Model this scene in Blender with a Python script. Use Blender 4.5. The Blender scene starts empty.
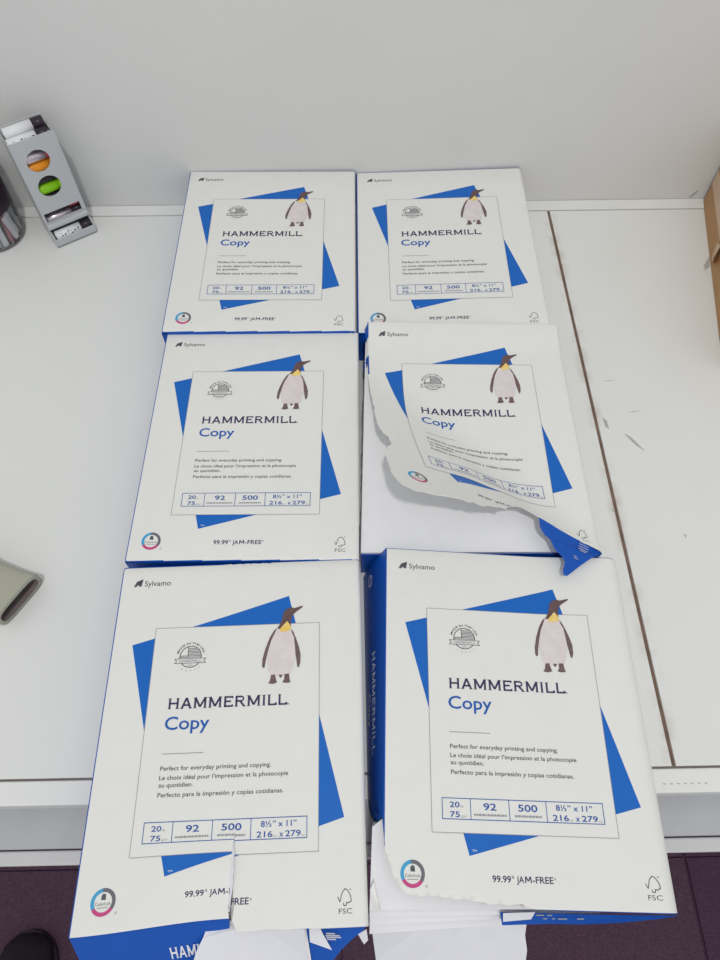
import bpy, bmesh, math, random
from mathutils import Vector, Matrix, Euler
random.seed(7)
C = bpy.context.scene.collection
sc = bpy.context.scene
R = math.radians

# ------------------------------------------------------------------ camera
cam_d = bpy.data.cameras.new('camera'); cam = bpy.data.objects.new('camera', cam_d); C.objects.link(cam)
cam_d.sensor_fit = 'VERTICAL'; cam_d.sensor_height = 24.0; cam_d.lens = 687.0/960.0*24.0
cam_d.clip_start = 0.01; cam_d.clip_end = 50
def look(pitch, yaw, roll):
    f = Vector((math.sin(yaw)*math.cos(pitch), math.cos(yaw)*math.cos(pitch), -math.sin(pitch)))
    rt = Vector((math.cos(yaw), -math.sin(yaw), 0)); up = rt.cross(f)
    c, s = math.cos(roll), math.sin(roll)
    return c*rt+s*up, -s*rt+c*up, f
rt_, up_, fw_ = look(R(60.45), R(.97), R(-.08))
CAM = Vector((0, -.810, .6445))
cam.matrix_world = Matrix(((rt_.x, up_.x, -fw_.x, CAM.x), (rt_.y, up_.y, -fw_.y, CAM.y), (rt_.z, up_.z, -fw_.z, CAM.z), (0, 0, 0, 1)))
sc.camera = cam
# pixel -> point on a level plane or an upright plane (mm)
def dirn(px, py):
    return rt_*((px-360)/687.)+up_*(-(py-480)/687.)+fw_
def atz(px, py, z):
    d = dirn(px, py); t = (z/1000-CAM.z)/d.z; return (CAM+d*t)*1000

# ------------------------------------------------------------------ light
w = bpy.data.worlds.new('room_light'); sc.world = w; w.use_nodes = True
bg = w.node_tree.nodes['Background']; bg.inputs[0].default_value = (.97, .985, 1.0, 1); bg.inputs[1].default_value = .60
def area(name, loc, size, power, col, target):
    l = bpy.data.lights.new(name, 'AREA'); l.shape = 'DISK'; l.size = size; l.energy = power; l.color = col
    o = bpy.data.objects.new(name, l); C.objects.link(o); o.location = loc
    o.rotation_euler = (Vector(target)-Vector(loc)).to_track_quat('-Z', 'Y').to_euler(); return o
area('ceiling_lamp', (.03, -1.57, 2.6), .11, 23, (1, .985, .96), (0, -.45, 0))
area('ceiling_lamp_far', (.5, -.7, 2.05), 1.1, 2, (.97, .99, 1), (.1, -.4, 0))
sc.view_settings.view_transform = 'Standard'; sc.view_settings.look = 'None'
sc.view_settings.exposure = 0.0; sc.view_settings.gamma = 1.0; sc.view_settings.use_curve_mapping = False

# ------------------------------------------------------------------ materials
def srgb(r, g, b):
    f = lambda c: c/12.92 if c <= .04045 else ((c+.055)/1.055)**2.4
    return (f(r/255), f(g/255), f(b/255), 1)
def mat(name, col, rough=.6, noise=0.0, nscale=40, bump=0.0, bscale=300, metallic=0, spec=.3, noise_col=None):
    m = bpy.data.materials.new(name); m.use_nodes = True; nt = m.node_tree; p = nt.nodes['Principled BSDF']
    p.inputs['Base Color'].default_value = col; p.inputs['Roughness'].default_value = rough
    p.inputs['Metallic'].default_value = metallic; p.inputs['Specular IOR Level'].default_value = spec
    tc = nt.nodes.new('ShaderNodeTexCoord')
    if noise:
        n = nt.nodes.new('ShaderNodeTexNoise'); n.inputs['Scale'].default_value = nscale; n.inputs['Detail'].default_value = 5
        nt.links.new(tc.outputs['Object'], n.inputs['Vector'])
        r = nt.nodes.new('ShaderNodeValToRGB'); r.color_ramp.elements[0].position = .3; r.color_ramp.elements[1].position = .7
        c2 = noise_col or tuple(c*(1-noise) for c in col[:3])+(1,)
        r.color_ramp.elements[0].color = c2; r.color_ramp.elements[1].color = col
        nt.links.new(n.outputs['Fac'], r.inputs['Fac']); nt.links.new(r.outputs['Color'], p.inputs['Base Color'])
    if bump:
        n2 = nt.nodes.new('ShaderNodeTexNoise'); n2.inputs['Scale'].default_value = bscale; n2.inputs['Detail'].default_value = 4
        nt.links.new(tc.outputs['Object'], n2.inputs['Vector'])
        b = nt.nodes.new('ShaderNodeBump'); b.inputs['Strength'].default_value = bump; b.inputs['Distance'].default_value = .002
        nt.links.new(n2.outputs['Fac'], b.inputs['Height']); nt.links.new(b.outputs['Normal'], p.inputs['Normal'])
    return m
M = {}
M['white'] = mat('wrapper_white', (.77, .772, .742, 1), .5, .02, 60, .05, 25)
M['sheet'] = mat('copy_paper_white', (.83, .83, .85, 1), .8, .02, 80)
M['inner'] = mat('wrapper_inside', (.74, .74, .79, 1), .8, .03, 50, .1, 30)  # lavender tint of paper in shade, put into the colour
M['blue'] = mat('print_blue', srgb(14, 100, 190), .45, .04, 30)
M['blue_side'] = mat('wrapper_blue', srgb(10, 82, 178), .4, .06, 30, .15, 40)
M['ink'] = mat('ink_navy', srgb(58, 56, 92), .6)
M['ink_grey'] = mat('ink_grey', srgb(88, 90, 96), .6)
M['ink_light'] = mat('ink_light_grey', srgb(150, 150, 156), .6)
M['ink_pale'] = mat('ink_pale_grey', srgb(190, 192, 204), .6)
M['ink_blue'] = mat('ink_blue', srgb(40, 84, 160), .6)
M['ink_copy'] = mat('ink_bright_blue', srgb(28, 92, 172), .6)
M['ink_white'] = mat('ink_white', (.78, .80, .85, 1), .6)
M['cyan'] = mat('ink_cyan', srgb(70, 160, 205), .6)
M['magenta'] = mat('ink_magenta', srgb(196, 74, 130), .6)
M['graphite'] = mat('ink_graphite', srgb(110, 106, 116), .6)
M['peng_dark'] = mat('penguin_plumage', srgb(122, 100, 100), .6, .35, 300)
M['peng_black'] = mat('penguin_head', srgb(108, 84, 86), .6, .3, 250)
M['peng_belly'] = mat('penguin_belly', srgb(224, 214, 215), .6, .1, 120)
M['peng_bib'] = mat('penguin_bib', srgb(232, 190, 70), .6, .2, 200, noise_col=srgb(235, 215, 150))
M['wall'] = mat('painted_panel', (.69, .69, .675, 1), .55, .03, 6, .06, 120)
M['lip'] = mat('desk_rail_white', (.78, .785, .765, 1), .4, .03, 20)
M['groove'] = mat('joint_brown', srgb(134, 110, 96), .8, .4, 60)
M['groove_grey'] = mat('joint_grey', srgb(120, 112, 108), .8, .2, 60)
M['steel'] = mat('grey_steel', (.50, .51, .53, 1), .45, .06, 30)
M['steel_light'] = mat('light_grey_steel', (.62, .62, .62, 1), .45, .06, 30)
M['dark'] = mat('dark_gap', (.05, .05, .055, 1), .8)
M['scuff'] = mat('scuff_grey', srgb(182, 183, 180), .8, .2, 300)
M['carpet'] = mat('purple_carpet', srgb(98, 72, 92), .95, .45, 420, .8, 500)
M['carpet2'] = mat('purple_carpet_tile', srgb(92, 66, 90), .95, .45, 420, .8, 500)
M['shoe'] = mat('dark_shoe', srgb(34, 26, 34), .6)
M['plastic'] = mat('dispenser_grey', srgb(190, 193, 195), .4, .03, 40)
M['bat_silver'] = mat('battery_silver', srgb(215, 205, 212), .25, metallic=.7)
M['bat_black'] = mat('battery_black', srgb(48, 40, 50), .35)
M['bat_white'] = mat('battery_white', srgb(225, 226, 228), .4)
M['bat_orange'] = mat('battery_orange', srgb(235, 150, 40), .35)
M['bat_green'] = mat('battery_green', srgb(140, 205, 30), .35)
M['bat_red'] = mat('battery_red', srgb(160, 60, 70), .35)
M['steel_cap'] = mat('battery_metal', srgb(190, 188, 185), .3, metallic=.9)
M['nozzle'] = mat('nozzle_grey_green', srgb(168, 168, 152), .5, .05, 30)
M['nozzle_in'] = mat('nozzle_inside', srgb(118, 108, 104), .7)
M['card'] = mat('cardboard', srgb(190, 148, 106), .8, .12, 60, .1, 200)
M['tape'] = mat('packing_tape', srgb(206, 176, 146), .3, .05, 60)
M['band'] = mat('jar_band_black', srgb(40, 26, 40), .4)
M['pink'] = mat('pink_strip', srgb(205, 150, 160), .6)
# clear plastic
g = bpy.data.materials.new('clear_plastic'); g.use_nodes = True; nt = g.node_tree; nt.nodes.clear()
o_ = nt.nodes.new('ShaderNodeOutputMaterial'); mx = nt.nodes.new('ShaderNodeMixShader'); tr = nt.nodes.new('ShaderNodeBsdfTransparent'); gl = nt.nodes.new('ShaderNodeBsdfGlossy')
fr = nt.nodes.new('ShaderNodeFresnel'); fr.inputs[0].default_value = 1.3; gl.inputs['Roughness'].default_value = .05; tr.inputs[0].default_value = (.97, .975, .98, 1)
nt.links.new(fr.outputs[0], mx.inputs[0]); nt.links.new(tr.outputs[0], mx.inputs[1]); nt.links.new(gl.outputs[0], mx.inputs[2]); nt.links.new(mx.outputs[0], o_.inputs[0])
M['clear'] = g
# desk laminate: white, with old brown dirt beside the panel joint and faint smudges
def desk_mat():
    m = mat('desk_laminate', (.755, .765, .745, 1), .38, 0, bump=.03, bscale=200)
    nt = m.node_tree; p = nt.nodes['Principled BSDF']; L = nt.links.new
    geo = nt.nodes.new('ShaderNodeNewGeometry'); sx = nt.nodes.new('ShaderNodeSeparateXYZ'); L(geo.outputs['Position'], sx.inputs[0])
    sub = nt.nodes.new('ShaderNodeMath'); sub.operation = 'SUBTRACT'; L(sx.outputs['X'], sub.inputs[0]); sub.inputs[1].default_value = .275
    ab = nt.nodes.new('ShaderNodeMath'); ab.operation = 'ABSOLUTE'; L(sub.outputs[0], ab.inputs[0])
    mr = nt.nodes.new('ShaderNodeMapRange'); mr.inputs['From Min'].default_value = .001; mr.inputs['From Max'].default_value = .011; mr.inputs['To Min'].default_value = 1; mr.inputs['To Max'].default_value = 0; L(ab.outputs[0], mr.inputs['Value'])
    n = nt.nodes.new('ShaderNodeTexNoise'); n.inputs['Scale'].default_value = 35; n.inputs['Detail'].default_value = 6; L(geo.outputs['Position'], n.inputs['Vector'])
    cr = nt.nodes.new('ShaderNodeMapRange'); cr.inputs['From Min'].default_value = .44; cr.inputs['From Max'].default_value = .72; L(n.outputs['Fac'], cr.inputs['Value'])
    mu = nt.nodes.new('ShaderNodeMath'); mu.operation = 'MULTIPLY'; L(mr.outputs['Result'], mu.inputs[0]); L(cr.outputs['Result'], mu.inputs[1])
    mu2 = nt.nodes.new('ShaderNodeMath'); mu2.operation = 'MULTIPLY'; L(mu.outputs[0], mu2.inputs[0]); mu2.inputs[1].default_value = .45
    n2 = nt.nodes.new('ShaderNodeTexNoise'); n2.inputs['Scale'].default_value = 5; n2.inputs['Detail'].default_value = 3; L(geo.outputs['Position'], n2.inputs['Vector'])
    base = nt.nodes.new('ShaderNodeMix'); base.data_type = 'RGBA'; base.inputs['A'].default_value = (.72, .725, .70, 1); base.inputs['B'].default_value = (.77, .78, .765, 1); L(n2.outputs['Fac'], base.inputs['Factor'])
    mixc = nt.nodes.new('ShaderNodeMix'); mixc.data_type = 'RGBA'; mixc.inputs['B'].default_value = srgb(150, 118, 92)
    L(mu2.outputs[0], mixc.inputs['Factor']); L(base.outputs['Result'], mixc.inputs['A']); L(mixc.outputs['Result'], p.inputs['Base Color'])
    return m
M['desk'] = desk_mat()

# ------------------------------------------------------------------ helpers
def tag(o, label=None, cat=None, group=None, kind=None):
    if label: o['label'] = label
    if cat: o['category'] = cat
    if group: o['group'] = group
    if kind: o['kind'] = kind
    return o
def empty(name, loc, rz=0):
    o = bpy.data.objects.new(name, None); C.objects.link(o); o.location = Vector(loc)/1000; o.rotation_euler = (0, 0, rz); o.empty_display_size = .02; return o
def link(name, bm, mats, parent=None, smooth=False, mm=True):
    """one mesh object; bmesh in mm"""
    me = bpy.data.meshes.new(name)
    if mm: bmesh.ops.scale(bm, vec=(.001, .001, .001), verts=bm.verts)
    bm.to_mesh(me); bm.free()
    for m in (mats if isinstance(mats, (list, tuple)) else [mats]): me.materials.append(M[m])
    if smooth:
        for p in me.polygons: p.use_smooth = True
    o = bpy.data.objects.new(name, me); C.objects.link(o)
    if parent: o.parent = parent
    return o
def add_box(bm, x0, x1, y0, y1, z0, z1, bev=0, mi=0, rot=None):
    b = bmesh.new(); bmesh.ops.create_cube(b, size=1)
    for v in b.verts: v.co = Vector((x0+(v.co.x+.5)*(x1-x0), y0+(v.co.y+.5)*(y1-y0), z0+(v.co.z+.5)*(z1-z0)))
    if bev: bmesh.ops.bevel(b, geom=b.edges[:], offset=bev, segments=2, affect='EDGES', profile=.5)
    if rot: bmesh.ops.transform(b, matrix=rot, verts=b.verts)
    merge(bm, b, mi)
def merge(bm, b, mi=None):
    mp = {}
    for v in b.verts: mp[v] = bm.verts.new(v.co)
    for f in b.faces:
        try:
            nf = bm.faces.new([mp[v] for v in f.verts]); nf.material_index = f.material_index if mi is None else mi; nf.smooth = f.smooth
        except ValueError: pass
    b.free()
def lathe(bm, prof, seg=32, mi=0, mtx=None):
    rings = []
    for r, z in prof:
        rings.append([bm.verts.new((r*math.cos(2*math.pi*k/seg), r*math.sin(2*math.pi*k/seg), z)) for k in range(seg)])
    fs = []
    for a, b in zip(rings, rings[1:]):
        for k in range(seg): fs.append(bm.faces.new((a[k], a[(k+1) % seg], b[(k+1) % seg], b[k])))
    if prof[0][0] > 1e-6: fs.append(bm.faces.new(rings[0][::-1]))
    if prof[-1][0] > 1e-6: fs.append(bm.faces.new(rings[-1]))
    for f in fs: f.material_index = mi; f.smooth = True
    if mtx:
        bmesh.ops.transform(bm, matrix=mtx, verts=[v for r in rings for v in r])
def smoothstep(a, b, x):
    t = min(1, max(0, (x-a)/(b-a))); return t*t*(3-2*t)

# ------------------------------------------------------------------ the setting
bm = bmesh.new(); add_box(bm, -1600, 1600, 0, 30, -730, 900)
wall = tag(link('wall_back', bm, 'wall'), 'plain off-white upright panel behind the desk', 'wall', kind='structure')
fl = bmesh.new(); add_box(fl, -2500, 2500, -3000, 30, -760, -734)
floor = tag(link('floor', fl, 'carpet2'), 'dark purple carpeted floor below the desk', 'floor', kind='structure')
for x0 in (-1232, -632, -32, 571, 1171):
    for y0 in (-1400, -800):
        b = bmesh.new(); add_box(b, x0, x0+598, y0, y0+598, -734, -730, 1)
        link('carpet_tile', b, 'carpet' if x0 < 500 else 'carpet2', floor)

b = bmesh.new(); b.faces.new([b.verts.new(p) for p in ((474, -.2, 3), (478, -.2, 2), (484, -.2, 13), (481, -.2, 14))]); link('scuff_mark', b, 'scuff', wall)
# desk
desk = tag(empty('desk', (0, 0, -30)), 'wide white laminate desk with brown stained panel joint under the paper reams', 'desk')
def dpart(name, box, m, bev=.6):
    b = bmesh.new(); x0, x1, y0, y1, z0, z1 = box; add_box(b, x0, x1, y0, y1, z0+30, z1+30, bev); return link(name, b, m, desk)
dpart('tabletop_panel', (-1100, 273.2, -736.5, -21, -25, 0), 'desk')
dpart('tabletop_panel', (276.8, 1300, -736.5, -21, -25, 0), 'desk')
dpart('back_rail', (-1100, 1300, -19.5, -.5, -25, 1), 'lip', .8)
dpart('front_rail', (-1100, 1300, -758, -738.3, -26, 0), 'lip', 1.5)
dpart('joint_filler', (272, 278, -738, -20, -10, -2.2), 'groove', 0)
dpart('joint_filler', (-1100, 1300, -739, -735, -10, -1.6), 'groove_grey', 0)
dpart('joint_filler', (-1100, 1300, -22, -19, -10, -1.6), 'groove_grey', 0)
dpart('apron', (-1100, 1300, -750, -735, -75, -26), 'steel')
dpart('pull_tray', (-1100, 1300, -789, -740, -75, -60), 'steel', .8)
dpart('tray_rail', (-1100, 1300, -802, -790.2, -78, -58), 'steel_light', 1.5)
for x in (-1050, 1220):
    for y in (-720, -80): dpart('leg', (x, x+50, y, y+50, -730, -26), 'steel', 2)
def poly_flat(bm, pts, z):
    f = bm.faces.new([bm.verts.new((x, y, z)) for x, y in pts]); return f
for pts in ([(303, -390), (309, -394), (320, -411), (322, -414), (313, -406)], [(293, -316), (301, -316.6), (308, -314.6), (301, -315.6)], [(313, -361), (320, -361.4), (330, -359.5), (320, -360.2)],
            [(339, -515), (341.5, -516), (340, -520)], [(270, -484), (273.6, -485), (272, -489)], [(283, -368), (287, -372), (288, -384), (284, -381)]):
    b = bmesh.new(); poly_flat(b, pts, 30.15); link('scuff_mark', b, 'scuff', desk)
b = bmesh.new()
for k in range(7): poly_flat(b, [(262+k*6, -750), (264.5+k*6, -750.4), (264+k*6, -751.2), (262+k*6, -751)], 30.15)
link('scuff_mark', b, 'scuff', desk)

# ------------------------------------------------------------------ flat print design (mm from the top left corner of the wrapper)
def text_polys(body, x0=0, base=0, cap=1, width=None, align='l', bold=0.0, shear=0, tight=1.0):
    cu = bpy.data.curves.new('t', 'FONT'); cu.body = body; cu.resolution_u = 3; cu.offset = bold; cu.shear = shear; cu.space_character = tight; cu.fill_mode = 'FRONT'
    o = bpy.data.objects.new('t', cu); C.objects.link(o)
    me = bpy.data.meshes.new_from_object(o.evaluated_get(bpy.context.evaluated_depsgraph_get()))
    vs = [(v.co.x, v.co.y) for v in me.vertices]; fs = [tuple(p.vertices) for p in me.polygons]
    bpy.data.objects.remove(o); bpy.data.curves.remove(cu); bpy.data.meshes.remove(me)
    xa = min(v[0] for v in vs); xb = max(v[0] for v in vs)
    s = cap/.729 ; sx = width/(xb-xa) if width else s
    wd = (xb-xa)*sx; off = {'l': 0, 'c': -wd/2, 'r': -wd}[align]
    return [(x0+off+(x-xa)*sx, base-y*s) for x, y in vs], fs
def quad(x0, y0, x1, y1): return [(x0, y0), (x1, y0), (x1, y1), (x0, y1)], [(0, 1, 2, 3)]
def ngon(pts): return list(pts), [tuple(range(len(pts)))]
def stroke(a, b, wd):
    dx, dy = b[0]-a[0], b[1]-a[1]; l = math.hypot(dx, dy) or 1; nx, ny = -dy/l*wd/2, dx/l*wd/2
    return [(a[0]+nx, a[1]+ny), (b[0]+nx, b[1]+ny), (b[0]-nx, b[1]-ny), (a[0]-nx, a[1]-ny)], [(0, 1, 2, 3)]
def polyline(pts, wd, closed=False):
    n = len(pts); out = []
    for i in range(n if closed else n-1): out.append(stroke(pts[i], pts[(i+1) % n], wd))
    return out
def arc(cx, cy, r, a0, a1, n=24): return [(cx+r*math.cos(R(a0+(a1-a0)*k/n)), cy+r*math.sin(R(a0+(a1-a0)*k/n))) for k in range(n+1)]
def ring(cx, cy, r0, r1, a0, a1, n=24):
    a, b = arc(cx, cy, r0, a0, a1, n), arc(cx, cy, r1, a0, a1, n)
    return a+b, [(k, k+1, n+2+k, n+1+k) for k in range(n)]
def frame(x0, y0, x1, y1, t): return [quad(x0, y0, x1, y0+t), quad(x0, y1-t, x1, y1), quad(x0, y0+t, x0+t, y1-t), quad(x1-t, y0+t, x1, y1-t)]
# wide engraved capitals with small serifs; glyph box is 1 high, y up
GL = {'H': (1.12, [((.2, 0), (.2, 1)), ((.92, 0), (.92, 1)), ((.2, .52), (.92, .52))], [.2, .92], [.2, .92]),
      'A': (1.10, [((.14, 0), (.55, 1)), ((.55, 1), (.96, 0)), ((.3, .32), (.8, .32))], [.14, .96], []),
      'M': (1.32, [((.2, 0), (.2, 1)), ((1.12, 0), (1.12, 1)), ((.2, 1), (.66, .12)), ((.66, .12), (1.12, 1))], [.2, 1.12], [.16, 1.16]),
      'E': (.98, [((.2, 0), (.2, 1)), ((.12, .93), (.86, .93)), ((.2, .52), (.74, .52)), ((.12, .07), (.88, .07)), ((.86, .8), (.86, 1)), ((.88, 0), (.88, .22))], [], []),
      'R': (1.08, [((.2, 0), (.2, 1)), ((.12, .93), (.7, .93)), ((.7, .93), (.84, .84)), ((.84, .84), (.84, .62)), ((.84, .62), (.7, .52)), ((.7, .52), (.2, .52)), ((.55, .5), (.95, 0))], [.2, .95], []),
      'I': (.44, [((.22, 0), (.22, 1))], [.22], [.22]),
      'L': (.92, [((.2, 0), (.2, 1)), ((.12, .07), (.84, .07)), ((.84, 0), (.84, .24))], [], [.2])}
def title(x0, base, h, width, wd=.145):
    out = []; x = 0; wtot = sum(GL[c][0] for c in 'HAMMERMILL')+9*.06; sx = width/wtot
    for c in 'HAMMERMILL':
        adv, st, sb, stp = GL[c]
        for a, b in st:
            hor = abs(a[1]-b[1]) < 1e-6; vs, fs = stroke(a, b, wd*(.9 if hor else 1.0)*(.75 if len(st) > 5 and abs(a[1]-b[1]) < .23 and not hor else 1))
            out.append(([(x0+(x+px)*sx, base-py*h) for px, py in vs], fs))
        for s in sb: vs, fs = quad(s-.15, 0, s+.15, .05); out.append(([(x0+(x+px)*sx, base-py*h) for px, py in vs], fs))
        for s in stp: vs, fs = quad(s-.15, .95, s+.15, 1); out.append(([(x0+(x+px)*sx, base-py*h) for px, py in vs], fs))
        x += adv+.06
    return out
def bend_text(body, cx, cy, r, cap, span):
    """letters set on an upper arc"""
    vs, fs = text_polys(body, 0, 0, cap, None, 'c', .01)
    xs = [v[0] for v in vs]; k = R(span)/(max(xs)-min(xs))
    return [(cx+(r-y)*math.sin(x*k), cy-(r-y)*math.cos(x*k)) for x, y in vs], fs
D = []      # (part name, layer, [(material, polys)...])
D.append(('printed_square', 1, [('blue', [ngon([(18, 71), (152, 33), (199.5, 211), (64.5, 248)])])]))
D.append(('square_mark', 2, [('ink_white', [text_polys('TM', 66.5, 245.2, 1.6, 3.5)])]))
D.append(('printed_card', 2, [('white', [quad(37, 57, 179, 233)])]))
D.append(('card_outline', 3, [('ink_light', frame(36.8, 56.8, 179.2, 233.2, .42))]))
D.append(('corner_lettering', 1, [('ink_grey', [ngon([(12.2, 20.2), (14.6, 15.6), (20, 13.6), (19.0, 16.0), (14.2, 20.6)]), ngon([(15.5, 17.5), (20, 13.6), (19.2, 20.0), (17, 20.2)]), text_polys('Sylvamo', 21.8, 20.0, 5.0, 23.5, bold=.006)])]))
P = dict(
 belly=[(142.3, 60.5), (139.2, 65.4), (136.6, 71.9), (134.7, 80.2), (134.4, 88.4), (135.2, 96.4), (137.1, 101.7), (141.1, 102.4), (146.4, 102), (151.3, 102), (154.9, 99.9), (156.4, 95.3), (158.2, 87.1), (158.6, 78.9), (157.6, 70.7), (155.2, 65.1), (154.1, 61.4), (149.8, 60), (145.6, 60)],
 head=[(142.2, 61.3), (144.3, 57.6), (146.3, 53.3), (147.3, 48.4), (149.0, 45.1), (152.2, 43.3), (155.3, 43.1), (156.5, 43.9), (164.1, 42.0), (164.3, 43.1), (159.4, 46.3), (155.6, 49.6), (154.0, 55.1), (154.2, 59.3), (150.8, 54.7), (148.4, 57.5), (144.6, 61.6)],
 bib=[(144.3, 61.8), (148.4, 57.5), (150.7, 54.8), (153.5, 58.3), (154.5, 62.5), (149.7, 64.2), (145.5, 64.2)],
 fl=[(142.3, 60.3), (139.4, 63.0), (136.2, 68.6), (132.6, 78.3), (130.3, 87.6), (130.2, 93.6), (131.3, 95.4), (132.4, 94.5), (133.2, 88.5), (135.0, 80.2), (137.2, 71.9), (140.4, 64.9)],
 fr=[(154.2, 61.5), (156.5, 65.0), (158.8, 70.6), (161.3, 77.8), (162.9, 84.8), (162.7, 91.9), (161.4, 95.8), (160.2, 95.1), (159.5, 90.1), (158.5, 84.0), (157.9, 76.9), (157.0, 69.7), (155.0, 65.1)],
 ft=[(138.1, 101.2), (141.3, 100.9), (142.2, 104.9), (143.2, 107.8), (139.3, 108.8), (135.7, 108.2), (137.2, 105.7)],
 ft2=[(149.4, 100.8), (153.2, 100.6), (153.7, 104.8), (154.5, 108.0), (150.8, 108.4), (147.6, 107.6), (149.2, 105.1)],
 tail=[(144.4, 101.3), (147.9, 101.2), (146.9, 103.4), (145.6, 104)])
D.append(('penguin_picture', 4, [('peng_belly', [ngon(P['belly'])])]))
D.append(('penguin_picture', 5, [('peng_dark', [ngon(P[k]) for k in ('fl', 'fr', 'ft', 'ft2', 'tail')]), ('peng_black', [ngon(P['head'])])]))
D.append(('penguin_picture', 6, [('peng_bib', [ngon(P['bib'])])]))
sx_, sy_ = 69., 83.
seal = [ring(sx_, sy_, 8.7, 9.4, 0, 360, 40)]
seal += [quad(sx_-9, sy_+.2, sx_+9, sy_+.7), quad(sx_-2.6, sy_-8.6, sx_-2.1, sy_)]
for k in range(6):
    yy = sy_-7.3+k*1.25; hw = math.sqrt(max(0, 8.6**2-(yy-sy_)**2)); seal.append(quad(sx_-2.2 if k < 5 else sx_-hw, yy, sx_+hw, yy+.55))
seal += [stroke((sx_-13.2, sy_+1.6), (sx_+13.2, sy_+1.6), .45), stroke((sx_-13.2, sy_+5.4), (sx_+13.2, sy_+5.4), .45), stroke((sx_-13.2, sy_+1.6), (sx_-11.4, sy_+3.5), .45), stroke((sx_-11.4, sy_+3.5), (sx_-13.2, sy_+5.4), .45), stroke((sx_+13.2, sy_+1.6), (sx_+11.4, sy_+3.5), .45), stroke((sx_+11.4, sy_+3.5), (sx_+13.2, sy_+5.4), .45)]
seal_txt = [bend_text('MADE IN THE USA', sx_, sy_, 10.8, 1.9, 150)]
rib_txt = title(sx_-9.6, sy_+4.5, 1.9, 19.2, .2)+[text_polys('100+', sx_, sy_+8.0, 1.4, 5.2, 'c')]
D.append(('round_seal', 4, [('ink_grey', seal+seal_txt)]))
D.append(('round_seal', 5, [('white', [quad(sx_-11, sy_+1.9, sx_+11, sy_+5.1)])]))
D.append(('round_seal', 6, [('ink_light', rib_txt+polyline(arc(sx_, sy_, 12.2, 45, 135, 10)[::1], .25)[::2])]))
D.append(('title_lettering', 4, [('ink', title(53.6, 126, 8.6, 98.5, .18)+[ring(153, 125.4, .25, .6, 0, 360, 10)])]))
D.append(('product_lettering', 4, [('ink_copy', [text_polys('Copy', 53, 142.2, 10.6, 36, bold=.01)])]))
D.append(('divider_line', 4, [('ink_light', [quad(53, 160.3, 86, 160.8)])]))
D.append(('description_lettering', 4, [('ink_grey', [text_polys('Perfect for everyday printing and copying.', 53, 172.9, 3.3, 87, bold=.008), text_polys('Le choix idéal pour l’impression et la photocopie', 53, 179.7, 3.3, 101, bold=.008), text_polys('au quotidien.', 53, 185.0, 3.3, 26.5, bold=.008), text_polys('Perfecto para la impresión y copias cotidianas.', 53, 192.0, 3.3, 97.5, bold=.008)])]))
tb = frame(45, 209, 170, 224, .55)+[quad(66.8, 209, 67.3, 224), quad(96.7, 209, 97.2, 224), quad(125.7, 209, 126.2, 224)]
tb += [text_polys('20', 51, 215.6, 4.0, 7.6, bold=.01), text_polys('75', 51, 222.3, 4.0, 7.6, bold=.01), text_polys('92', 82, 216.9, 5.0, 10, 'c', bold=.012), text_polys('500', 111.4, 216.9, 5.0, 15, 'c', bold=.012), text_polys('8½” x 11”', 147.5, 215.4, 4.2, 28, 'c', bold=.01), text_polys('216', 130.4, 222.4, 4.2, 12.2, bold=.01), text_polys('x', 148.0, 222.4, 4.2, 3.0, bold=.01), text_polys('279', 152.6, 222.4, 4.2, 12.2, bold=.01)]
tl = [text_polys('lb', 59.6, 215.6, 1.6, 1.8), text_polys('g/m²', 59.6, 222.3, 1.6, 4.4), text_polys('mm', 143.0, 222.4, 1.3, 3.0), text_polys('mm', 165.2, 222.4, 1.3, 3.0)]
for a, bb in ((69.5, 94.5), (101, 122)):
    x = a
    while x < bb: wv = 1.0+(x*7 % 3)*.5; tl.append(quad(x, 219.6, min(x+wv, bb), 221.0)); x += wv+.45
D.append(('specification_table', 4, [('ink_blue', tb), ('ink_light', tl)]))
bx_, by_ = 22., 260.5
D.append(('colour_badge', 1, [('cyan', [ring(bx_, by_, 6.4, 9, 150, 262, 14)]), ('graphite', [ring(bx_, by_, 6.4, 9, 262, 395, 16)]), ('magenta', [ring(bx_, by_, 6.4, 9, 35, 150, 14)]),
    ('ink_grey', [ngon([(20.4, 259), (20.4, 256.2), (21.6, 255), (23.4, 255.4), (23.6, 257), (22, 257.2), (23.8, 259.2)]), text_polys('ColorLok', bx_, 262.6, 2.3, 11.2, 'c')]), ('ink_light', [quad(18, 263.8, 26, 264.3), text_polys('®', 31.2, 269, 1.8)])]))
D.append(('claim_lettering', 1, [('ink', [text_polys('99.99', 80.5, 264.2, 4.4, 13.8, bold=.016), text_polys('%', 94.9, 261.6, 1.9, 1.8, bold=.01), text_polys('JA', 98.4, 264.2, 4.4, 5.6, bold=.014)]+polyline([(105.0, 264.2), (105.3, 260.0), (107.1, 263.0), (108.9, 260.0), (109.2, 264.2)], .85)+[text_polys('-FREE', 110.2, 264.2, 4.4, 15.6, bold=.014), text_polys('®', 126.4, 262.0, 1.6, 1.5)])]))
tree = polyline([(193.8, 262.0), (195.4, 265.4), (197.2, 259.6), (199.3, 257.2), (201.5, 258.4), (203.3, 261.5), (204.0, 265.0), (201.5, 266.2), (200.4, 265.6), (200.2, 267.6), (198.2, 267.6), (198.0, 265.8)], .6)
D.append(('recycled_mark', 1, [('ink_grey', tree+[text_polys('®', 202.8, 258.4, 1.3), text_polys('FSC', 199.4, 272.6, 3.4, 10, 'c')])]))

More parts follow.
